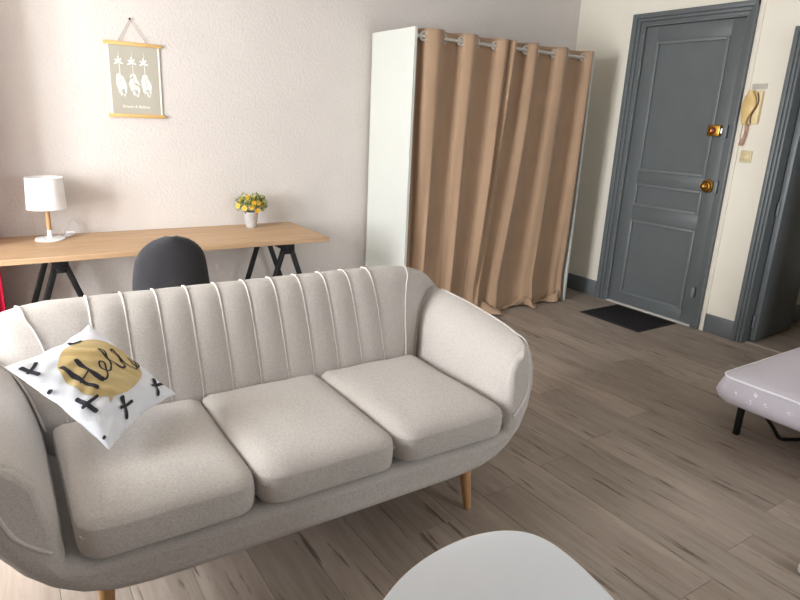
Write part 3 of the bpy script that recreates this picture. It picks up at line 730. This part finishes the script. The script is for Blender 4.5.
# channelled back, wrapping round to the arms
PROF = [(-0.03, 0.24), (-0.012, 0.33), (0, 0.43), (0.012, 0.4885), (0.03, 0.5462), (0.05, 0.6039), (0.072, 0.6617), (0.094, 0.7146), (0.116, 0.7627), (0.138, 0.7983), (0.165, 0.8214), (0.2, 0.831), (0.235, 0.8252), (0.262, 0.8012), (0.28, 0.7579), (0.29, 0.6713), (0.29, 0.5462), (0.27, 0.4), (0.235, 0.27), (0.2, 0.22), (0.06, 0.22)]
CHW = .115
stations = []
nx = 120
for i in range(nx+1):
    xh = -.70+1.40*i/nx; stations.append((xh, -1.985, 0.0, 1.0))
for j, (a, b, ang, hs_) in enumerate([(.728, -1.977, 12, .994), (.748, -1.966, 22, .984), (.768, -1.948, 33, .966), (.786, -1.925, 43, .943), (.806, -1.90, 50, .918), (.83, -1.875, 56, .888), (.855, -1.85, 61, .860), (.878, -1.825, 66, .838)]):
    stations.append((a, b, math.radians(ang), hs_)); stations.insert(0, (-a, b, -math.radians(ang), hs_))
seams = [CHW*k for k in range(-5, 6)]+[-.735, .735]
def bulge(xh):
    ax = abs(xh)
    if ax <= .575: t = (ax/CHW) % 1.0
    elif ax <= .735: t = (ax-.575)/.16
    else: return .014*(1-sstep(.735, .80, ax))*0
    return (.0105 if ax <= .575 else .007)*abs(math.sin(PI*t))**.6
def back_pt(st, k, extra=0.0):
    xh, y, a, hs_ = st; o_, z = PROF[k]
    n_ = Vector((math.sin(a), math.cos(a), 0))
    zz = z if z < .44 else .44+(z-.44)*(hs_ if hs_ > .995 else (hs_*.831-.44)/.391)
    shr = 1.0 if abs(a) < .05 else 1-.45*abs(a)/1.33
    p = Vector((SX+xh, y, 0)) + n_*o_*shr; p.z = zz
    # outward direction of the profile at k
    q0, q1 = PROF[max(k-1, 0)], PROF[min(k+1, len(PROF)-1)]; t = Vector((q1[0]-q0[0], q1[1]-q0[1])); t.normalize()
    d = (n_*-t.y)+Vector((0, 0, t.x))
    amt = 1.0 if 2 <= k <= 8 else ({9: .8, 10: .55, 11: .35, 12: .2}.get(k, 0))
    return p + d*(bulge(xh)*amt+extra)
rings = [[back_pt(st, k) for k in range(len(PROF))] for st in stations]
bk = obj('backrest', G().loft(rings), M_SOFA, sf, angle=70)
def at_x(xh, k, extra):
    for s0, s1 in zip(stations, stations[1:]):
        if s0[0] <= xh <= s1[0]:
            t = (xh-s0[0])/(s1[0]-s0[0]); return back_pt(tuple(a+(b-a)*t for a, b in zip(s0, s1)), k, extra)
for s_ in seams:
    tl_ = (lambda k: s_) if abs(s_) < .6 else (lambda k: math.copysign(abs(s_)-.05+.05*min(1, (k-2)/7), s_))
    obj('channel_piping', G().tube(catmull([at_x(tl_(k), k, .003) for k in range(2, 13)], 3), .0037, 7), M_SOFAP, bk)
# piping where the arm pad meets the back
def pad_x(z):
    zt = zr(-1.93); T_ = [(.36, .766), (.40, .772), (.46, .786), (zt-.15, .811), (zt-.08, .842), (zt-.03, .893), (zt-.006, .938), (zt+.01, .96)]
    for (a, xa), (b_, xb) in zip(T_, T_[1:]):
        if z <= b_: return xa+(xb-xa)*(z-a)/(b_-a)-.014
    return .93
right = [st for st in stations if st[0] > .5]
arm_seam = []
for k in range(2, 10):
    prev = None
    for st in right:
        p = back_pt(st, k)
        if p.x-SX >= pad_x(p.z):
            if prev is None: prev = p
            d0 = pad_x(prev.z)-(prev.x-SX); d1 = (p.x-SX)-pad_x(p.z); t_ = d0/(d0+d1) if d0+d1 > 1e-6 else 0
            q_ = prev.lerp(p, max(0, min(1, t_)))
            if q_.z < zr(-1.9)+.004: arm_seam.append(Vector((q_.x-SX-.009, q_.y-.013, q_.z)))
            break
        prev = p
arm_seam.append(Vector((.925, arm_seam[-1].y+.02, zr(-1.86)+.004)))
for sg in (-1, 1):
    obj('corner_piping', G().tube(catmull([(SX+sg*p.x, p.y, p.z) for p in arm_seam], 4), .0042, 7), M_SOFAP, bk)
# seat cushions
def cushion(x0, x1, y0, y1, z0, z1, r, sd):
    b = bmesh.new(); bmesh.ops.create_cube(b, size=2); bmesh.ops.subdivide_edges(b, edges=b.edges[:], cuts=15, use_grid_fill=True)
    hx, hy, hz = (x1-x0)/2, (y1-y0)/2, (z1-z0)/2; rn = random.Random(sd); p1, p2 = rn.uniform(0, 6), rn.uniform(0, 6)
    for v in b.verts:
        u, w_, h = v.co
        rr = r
        # plan corners rounded, then edge radius
        px, py = u*hx, w_*hy; rp = .075 if w_ < 0 else .04
        cx_, cy_ = max(-hx+rp, min(hx-rp, px)), max(-hy+rp, min(hy-rp, py)); d = Vector((px-cx_, py-cy_))
        if d.length > 1e-9: d = d.normalized()*rp*max(abs((px-cx_)/rp), abs((py-cy_)/rp))
        px, py = cx_+d.x, cy_+d.y
        e = math.sqrt(max(0, 1-abs(h)**4.0))   # side bulges outwards mid-height
        pz = h*hz
        edge = max(abs(u), abs(w_))
        if abs(h) > .999:
            k_ = sstep(.72, 1.0, edge); pz -= math.copysign(k_**2.2*hz*.34, h)
        else:
            pz = h*hz*.66
        s_ = 1-.014*(abs(h)**2)
        pz += .014*(1-u*u)*(1-w_*w_)*(1 if h > 0 else 0) + (.0018*math.sin(7*u+p1)*math.sin(5*w_+p2) if h > .99 else 0)
        v.co = ((x0+x1)/2+px*s_, (y0+y1)/2+py*s_, (z0+z1)/2+pz)
    g = G().bm(b); b.free(); return g
for k in range(3):
    cx0 = SX-.742+k*.4946; x0, x1 = cx0+.003, cx0+.4946-.003
    cu_ = obj('seat_cushion', cushion(x0, x1, -2.632, -1.955, .335, .468, .05, k+1), M_SOFA, sf, angle=80)
    zz = .352+.012; pts = []
    for (px, py) in ((x0+.004, -2.0), (x0+.004, -2.545), (x0+.028, -2.605), (x0+.085, -2.6275), ((x0+x1)/2, -2.6285), (x1-.085, -2.6275), (x1-.028, -2.605), (x1-.004, -2.545), (x1-.004, -2.0)):
        pts.append((px+(.003 if px < (x0+x1)/2 else -.003)*(1 if py > -2.61 else 0), py, .42))
    obj('cushion_seam', G().tube(catmull(pts, 5), .0016, 5), M_SOFAP, cu_)
for sg in (-1, 1):
    for (yy, sp) in ((-2.52, -.018), (-1.80, .02)):
        lh = .628 if sg > 0 else .672
        obj('leg', G().tube([(SX+sg*lh, yy, .215), (SX+sg*(lh+.006), yy+sp*.4, .12), (SX+sg*(lh+.017), yy+sp, .0005)], [.024, .021, .0145], 18), M_OAKLEG, sf)

# ------------------------------------------------------------------ cushion with print
_L, _T, _R, _B = (Vector(v) for v in ((-4.614, -2.165, .743), (-4.330, -1.908, .780), (-4.126, -2.090, .526), (-4.361, -2.388, .551)))
PC = (_L+_T+_R+_B)/4; PU = ((_T-_L)+(_R-_B)).normalized(); PV = (_L-_B)+(_T-_R); PV = (PV-PU*PV.dot(PU)).normalized(); PN = PU.cross(PV)
PA = .191
def pil(u, v, side=1):
    h = .07*max(0.0, (1-u*u)*(1-v*v))**.6
    wr = (.0035*math.sin(26*u+8*v)*math.exp(-((v+.75)/.3)**2)+.003*math.sin(22*v-9*u)*math.exp(-((u+.7)/.3)**2)+.003*math.sin(15*(u+v)))*max(0, (1-u*u)*(1-v*v))**.35
    if side < 0: h = -.052*max(0.0, (1-u*u)*(1-v*v))**.5
    return PC+PU*(PA*u*(1-.11*(1-v*v)-.012*math.sin(9*v+1)*(1-v*v)))+PV*(PA*v*(1-.11*(1-u*u)-.014*math.sin(10*u)*(1-u*u)))+PN*(h+wr*side)
def pils(u, v):
    u = max(-.995, min(.995, u)); v = max(-.995, min(.995, v))
    e = .01; p = pil(u, v); n_ = (pil(min(u+e, 1), v)-pil(u-e, v)).cross(pil(u, min(v+e, 1))-pil(u, v-e)); n_.normalize(); return p, n_
tp = thing('throw_pillow', 'white throw pillow printed Hello in a gold speech bubble on the sofa', 'pillow', tuple(PC-Vector((0, 0, .12))))
N_ = 36; sp_ = [math.sin(PI/2*(2*i/N_-1)) for i in range(N_+1)]
g = G()
g.loft([[pil(u, v) for v in sp_] for u in sp_], closed=False, cap=False)
g.loft([[pil(u, v, -1) for v in sp_] for u in sp_], closed=False, cap=False)
b = bmesh.new()
me = bpy.data.meshes.new('tmp'); me.from_pydata(g.v, [], g.f); b.from_mesh(me); bmesh.ops.remove_doubles(b, verts=b.verts[:], dist=.0004)
g = G().bm(b); b.free(); bpy.data.meshes.remove(me)
cover = obj('cover', g, M_PILLOW, tp, angle=110)
# speech bubble
bub = []
g = G(); R_ = 22; NA = 96; vs = []; fs = []
def bp_(a, r): return (.03+.80*r*math.cos(a)*(1-.02*math.sin(a)), .11+.68*r*math.sin(a))
ctr = pils(*bp_(0, 0)); vs.append(ctr[0]+ctr[1]*.0022)
for r in range(1, R_+1):
    for k in range(NA):
        p, n_ = pils(*bp_(2*PI*k/NA, r/R_)); vs.append(p+n_*.0022)
for k in range(NA): fs.append((0, 1+k, 1+(k+1) % NA))
for r in range(R_-1):
    for k in range(NA):
        a = 1+r*NA; fs.append((a+k, a+NA+k, a+NA+(k+1) % NA, a+(k+1) % NA))
g.add(vs, fs)
g.strip([(-.36, -.36), (-.41, -.43), (-.47, -.49), (-.52, -.525)], [.17, .12, .06, .008], pils, .0022)
bubble = obj('speech_bubble', g, M_GOLD, cover, angle=180, fixn=False)
def stroke(g, pts, w0, w1=None, lift=.0036, n=6):
    P = catmull([(a, b, 0) for a, b in pts], n); m = len(P)
    w1 = w1 or w0
    g.strip([(p.x, p.y) for p in P], [(w0+(w1-w0)*i/(m-1))*(1 if 0 < i < m-1 else .55) for i in range(m)], pils, lift)
g = G()
stroke(g, [(-.57, .49), (-.60, .36), (-.61, .19), (-.59, -.01), (-.51, -.21)], .085)
stroke(g, [(-.32, .46), (-.35, .29), (-.36, .07), (-.34, -.08), (-.30, -.15)], .085)
stroke(g, [(-.67, .05), (-.52, .10), (-.36, .15)], .024)
stroke(g, [(-.30, -.15), (-.23, -.15), (-.14, -.07), (-.05, .03), (-.02, .11), (-.06, .165), (-.11, .13), (-.135, .04), (-.10, -.06), (-.02, -.07), (.05, -.01)], .034)
stroke(g, [(.05, -.01), (.14, .10), (.23, .24), (.30, .35), (.275, .41), (.22, .36), (.185, .22), (.165, .04), (.17, -.10), (.22, -.17), (.29, -.17)], .04)
stroke(g, [(.29, -.17), (.36, -.05), (.47, .12), (.54, .22), (.52, .28), (.465, .25), (.43, .12), (.42, -.05), (.435, -.2), (.48, -.29), (.56, -.30)], .04)
stroke(g, [(.56, -.30), (.64, -.22), (.70, -.10), (.68, -.02), (.62, -.04), (.585, -.14), (.61, -.25), (.68, -.27), (.735, -.18), (.71, -.06), (.74, -.02)], .032)
obj('lettering', g, M_INK, bubble, smooth=False, fixn=False)
for A, B in (([(-.91, .85), (-.90, .70), (-.88, .56)], [(-.70, .79), (-.82, .73), (-.95, .69)]), ([(.09, .92), (.07, .80)], [(.02, .83), (.14, .79), (.28, .76)]),
             ([(-.86, -.09), (-.83, -.28), (-.79, -.48)], [(-.58, -.29), (-.74, -.28), (-.91, -.27)]), ([(-.27, -.56), (-.33, -.73), (-.41, -.91)], [(-.12, -.73), (-.30, -.73), (-.46, -.71)]),
             ([(.72, -.60), (.64, -.75), (.50, -.90)], [(.50, -.70), (.68, -.73), (.86, -.76)])):
    g = G(); stroke(g, A, .075, .06); stroke(g, B, .055, .05)
    obj('cross_print', g, M_INK, cover, smooth=False, fixn=False)
for A in ([(-.985, .29), (-.965, .24)], [(-.95, -.80), (-.945, -.85)]):
    g = G(); stroke(g, A, .05); obj('brush_mark', g, M_INK, cover, smooth=False, fixn=False)

# ------------------------------------------------------------------ coffee table
TZ = .42
ctl = [(-3.925, -3.175), (-3.85, -3.136), (-3.77, -3.110), (-3.69, -3.097), (-3.61, -3.095), (-3.54, -3.108), (-3.485, -3.132), (-3.443, -3.170), (-3.422, -3.225), (-3.420, -3.29), (-3.427, -3.362), (-3.446, -3.456),
       (-3.49, -3.58), (-3.56, -3.69), (-3.66, -3.775), (-3.78, -3.81), (-3.91, -3.795), (-4.03, -3.735), (-4.13, -3.64), (-4.185, -3.53), (-4.185, -3.42), (-4.13, -3.32), (-4.03, -3.235)]
ct_ = thing('coffee_table', 'white rounded-triangle coffee table in front of the sofa', 'table', (-3.80, -3.45, 0))
P = catmull([(a, b, 0) for a, b in ctl], 5, True); cen = Vector((-3.80, -3.44, 0))
def oring(off, z): return [tuple(cen+(p-cen)*(1-off/(p-cen).length)+Vector((0, 0, z))) for p in P]
obj('table_top', G().loft([oring(.05, TZ-.02), oring(.012, TZ-.019), oring(.002, TZ-.012), oring(.0, TZ-.006), oring(.003, TZ-.0012), oring(.007, TZ-.0)]), M_TABLE, ct_, angle=30)
obj('edge_band', G().tube([Vector(p) for p in oring(.0035, TZ-.0035)], .0036, 6, loop=True), M_TABLE_EDGE, ct_)
for (lx, ly) in ((-3.58, -3.22), (-3.70, -3.66), (-4.02, -3.44)):
    d = (Vector((lx, ly, 0))-cen).normalized()
    obj('leg', G().tube([(lx, ly, TZ-.0195), (lx+d.x*.05, ly+d.y*.05, .2), (lx+d.x*.10, ly+d.y*.10, .0005)], [.02, .017, .012], 14), M_OAKLEG, ct_)

# ------------------------------------------------------------------ bed
BX0, BX1, BY0, BY1 = -1.675, -.32, -4.60, -2.685
bf = thing('bed_frame', 'low black metal tube bed frame beside the open door', 'bed frame', ((BX0+BX1)/2, (BY0+BY1)/2, 0))
g = G(); zb = .205
obj('side_rail', G().tube([(BX0+.20, BY1-.05, zb), (BX0+.20, BY0+.05, zb)], .0135, 10), M_BLACK, bf)
obj('side_rail', G().tube([(BX1-.06, BY1-.05, zb), (BX1-.06, BY0+.05, zb)], .0135, 10), M_BLACK, bf)
for yy in (BY1-.05, (BY0+BY1)/2, BY0+.05): obj('cross_rail', G().tube([(BX0+.20, yy, zb), (BX1-.06, yy, zb)], .0125, 10), M_BLACK, bf)
for k in range(9):
    yy = BY1-.16-k*.2; obj('slat', G().box(BX0+.05, BX1-.05, yy-.03, yy+.03, zb+.0100, zb+.0185, .002), M_OAKLEG, bf)
for (lx, ly) in ((-1.475, BY1-.05), (-.50, BY1-.05), (-1.475, BY0+.06), (-.50, BY0+.06)):
    lg = obj('leg', G().box(lx-.014, lx+.014, ly-.014, ly+.014, .0005, zb, .003), M_BLACK, bf)
for sx in (1,):
    obj('brace', G().tube(catmull([(-1.52, -2.845, .205), (-1.43, -2.885, .09), (-1.375, -2.90, .03), (-1.30, -2.93, .018), (-1.1, -3.03, .018), (-.8, -3.2, .018)], 6), .0095, 8), M_BLACK, bf)
    obj('brace', G().tube(catmull([(-1.52, -4.45, .205), (-1.43, -4.41, .09), (-1.375, -4.40, .03), (-1.30, -4.37, .018), (-1.1, -4.27, .018), (-.8, -4.1, .018)], 6), .0095, 8), M_BLACK, bf)
mt = thing('mattress', 'thin mattress in a pale lilac-grey patterned cover on the metal frame', 'mattress', ((BX0+BX1)/2, (BY0+BY1)/2, .224))
z0, z1 = .2245, .378
cxm, cym = (BX0+BX1)/2, (BY0+BY1)/2
def mring(z, off, rc=.07):
    hx, hy = (BX1-BX0)/2-off, (BY1-BY0)/2-off; out = []
    for (sx, sy, a0) in ((1, 1, 0), (-1, 1, 90), (-1, -1, 180), (1, -1, 270)):
        for k in range(9):
            a = math.radians(a0+90*k/8); out.append((cxm+sx*(hx-rc)+rc*math.cos(a), cym+sy*(hy-rc)+rc*math.sin(a), z))
    return out
obj('cover', G().loft([mring(z0, .05), mring(z0+.004, .012), mring(z0+.02, -.004), mring(z0+.05, -.016), mring(z0+.08, -.010), mring(z1-.022, .008), mring(z1-.008, .020), mring(z1, .05), mring(z1+.006, .12), mring(z1+.010, .25), mring(z1+.011, .45)]), M_BEDTOP, mt, angle=60)
obj('piping', G().tube(mring(z1-.020, .006), .0055, 7, loop=True), M_BEDPIPE, mt)
rnd = random.Random(21)
def sidesurf(u, v):   # left side of the mattress (facing the sofa): u along y, v height 0..1
    pr = [(z0+.02, -.004), (z0+.05, -.016), (z0+.08, -.010), (z1-.022, .008)]
    t = max(0, min(2.999, v*3)); k = int(t); t -= k
    z = pr[k][0]+(pr[k+1][0]-pr[k][0])*t; off = pr[k][1]+(pr[k+1][1]-pr[k][1])*t
    return Vector((BX0+off, u, z)), Vector((-1, 0, .1))
for q, (yy, vv) in enumerate([(-2.80, .60), (-2.86, .42), (-2.885, .80), (-2.93, .55), (-3.04, .62), (-3.10, .85), (-3.14, .5), (-3.24, .7), (-3.33, .4), (-3.42, .75)]):
    g = G()
    for k in range(5):
        a = rnd.uniform(0, 6.28); r = rnd.uniform(.006, .016); p0 = (yy+rnd.uniform(-.012, .012), vv+rnd.uniform(-.08, .08))
        g.strip([p0, (p0[0]+.5*r*math.cos(a), p0[1]+4*r*math.sin(a)), (p0[0]+r*math.cos(a), p0[1]+8*r*math.sin(a))], [.003, .006, .001], sidesurf, .0012)
    obj('leaf_motif', g, M_MOTIF, mt, smooth=False, fixn=False)

# ------------------------------------------------------------------ small white block on the floor, red curtain
wb = thing('plug_adapter', 'small white plastic adapter block lying on the plank floor', 'adapter', (-2.25, -3.47, 0))
obj('body', G().box(-2.322, -2.19, -3.52, -3.425, .0005, .042, .012, 3), M_WHITE, wb, angle=60)
obj('cap', G().box(-2.30, -2.21, -3.505, -3.44, .040, .046, .003), M_TABLE_EDGE, wb)
rc = thing('red_curtain', 'red pleated curtain hanging on the plastered wall beyond the worktop', 'curtain', (-4.92, -.15, 0))
rows = []
for k in range(41):
    t = k/40; z = 2.50*(1-t)+.012*t; row = []
    for j in range(121):
        u = j/120; x = -5.26+.655*u; ph_ = 2*PI*6.25*u
        if z < .69: x += .028*u*sstep(.70, .62, z)
        row.append((x+.016*math.sin(2*ph_)*(.4+.6*t), -.155-(.095+.02*t)*math.sin(ph_+.25*math.sin(3*t+u*7)), z))
    rows.append(row)
obj('cloth', G().loft(rows, closed=False, cap=False), M_RED, rc, angle=180, solid=.004, fixn=False)
for j in range(7):
    xx = -5.25+.64*j/6
    obj('curtain_ring', G().tube([(xx, -.155+.022*math.cos(2*PI*q/14), 2.520+.022*math.sin(2*PI*q/14)) for q in range(14)], .003, 6, loop=True), M_BLACK, rc)
cr = thing('curtain_pole', 'black curtain pole on the plastered wall holding the red curtain', 'curtain pole', (-5.0, -.155, 2.52))
obj('pole', G().lathe([(.012, -5.75), (.012, -4.60)], (0, -.155, 2.52), 12, 'X'), M_BLACK, cr)
for xx in (-5.77, -4.585): obj('finial', G().lathe([(.006, -.02), (.022, -.010), (.022, .010), (.006, .02)], (xx, -.155, 2.52), 12, 'X'), M_BLACK, cr)
for xx in (-5.65, -4.63): obj('bracket', G().box(xx-.010, xx+.010, -.143, -.0005, 2.512, 2.528, .003), M_BLACK, cr)
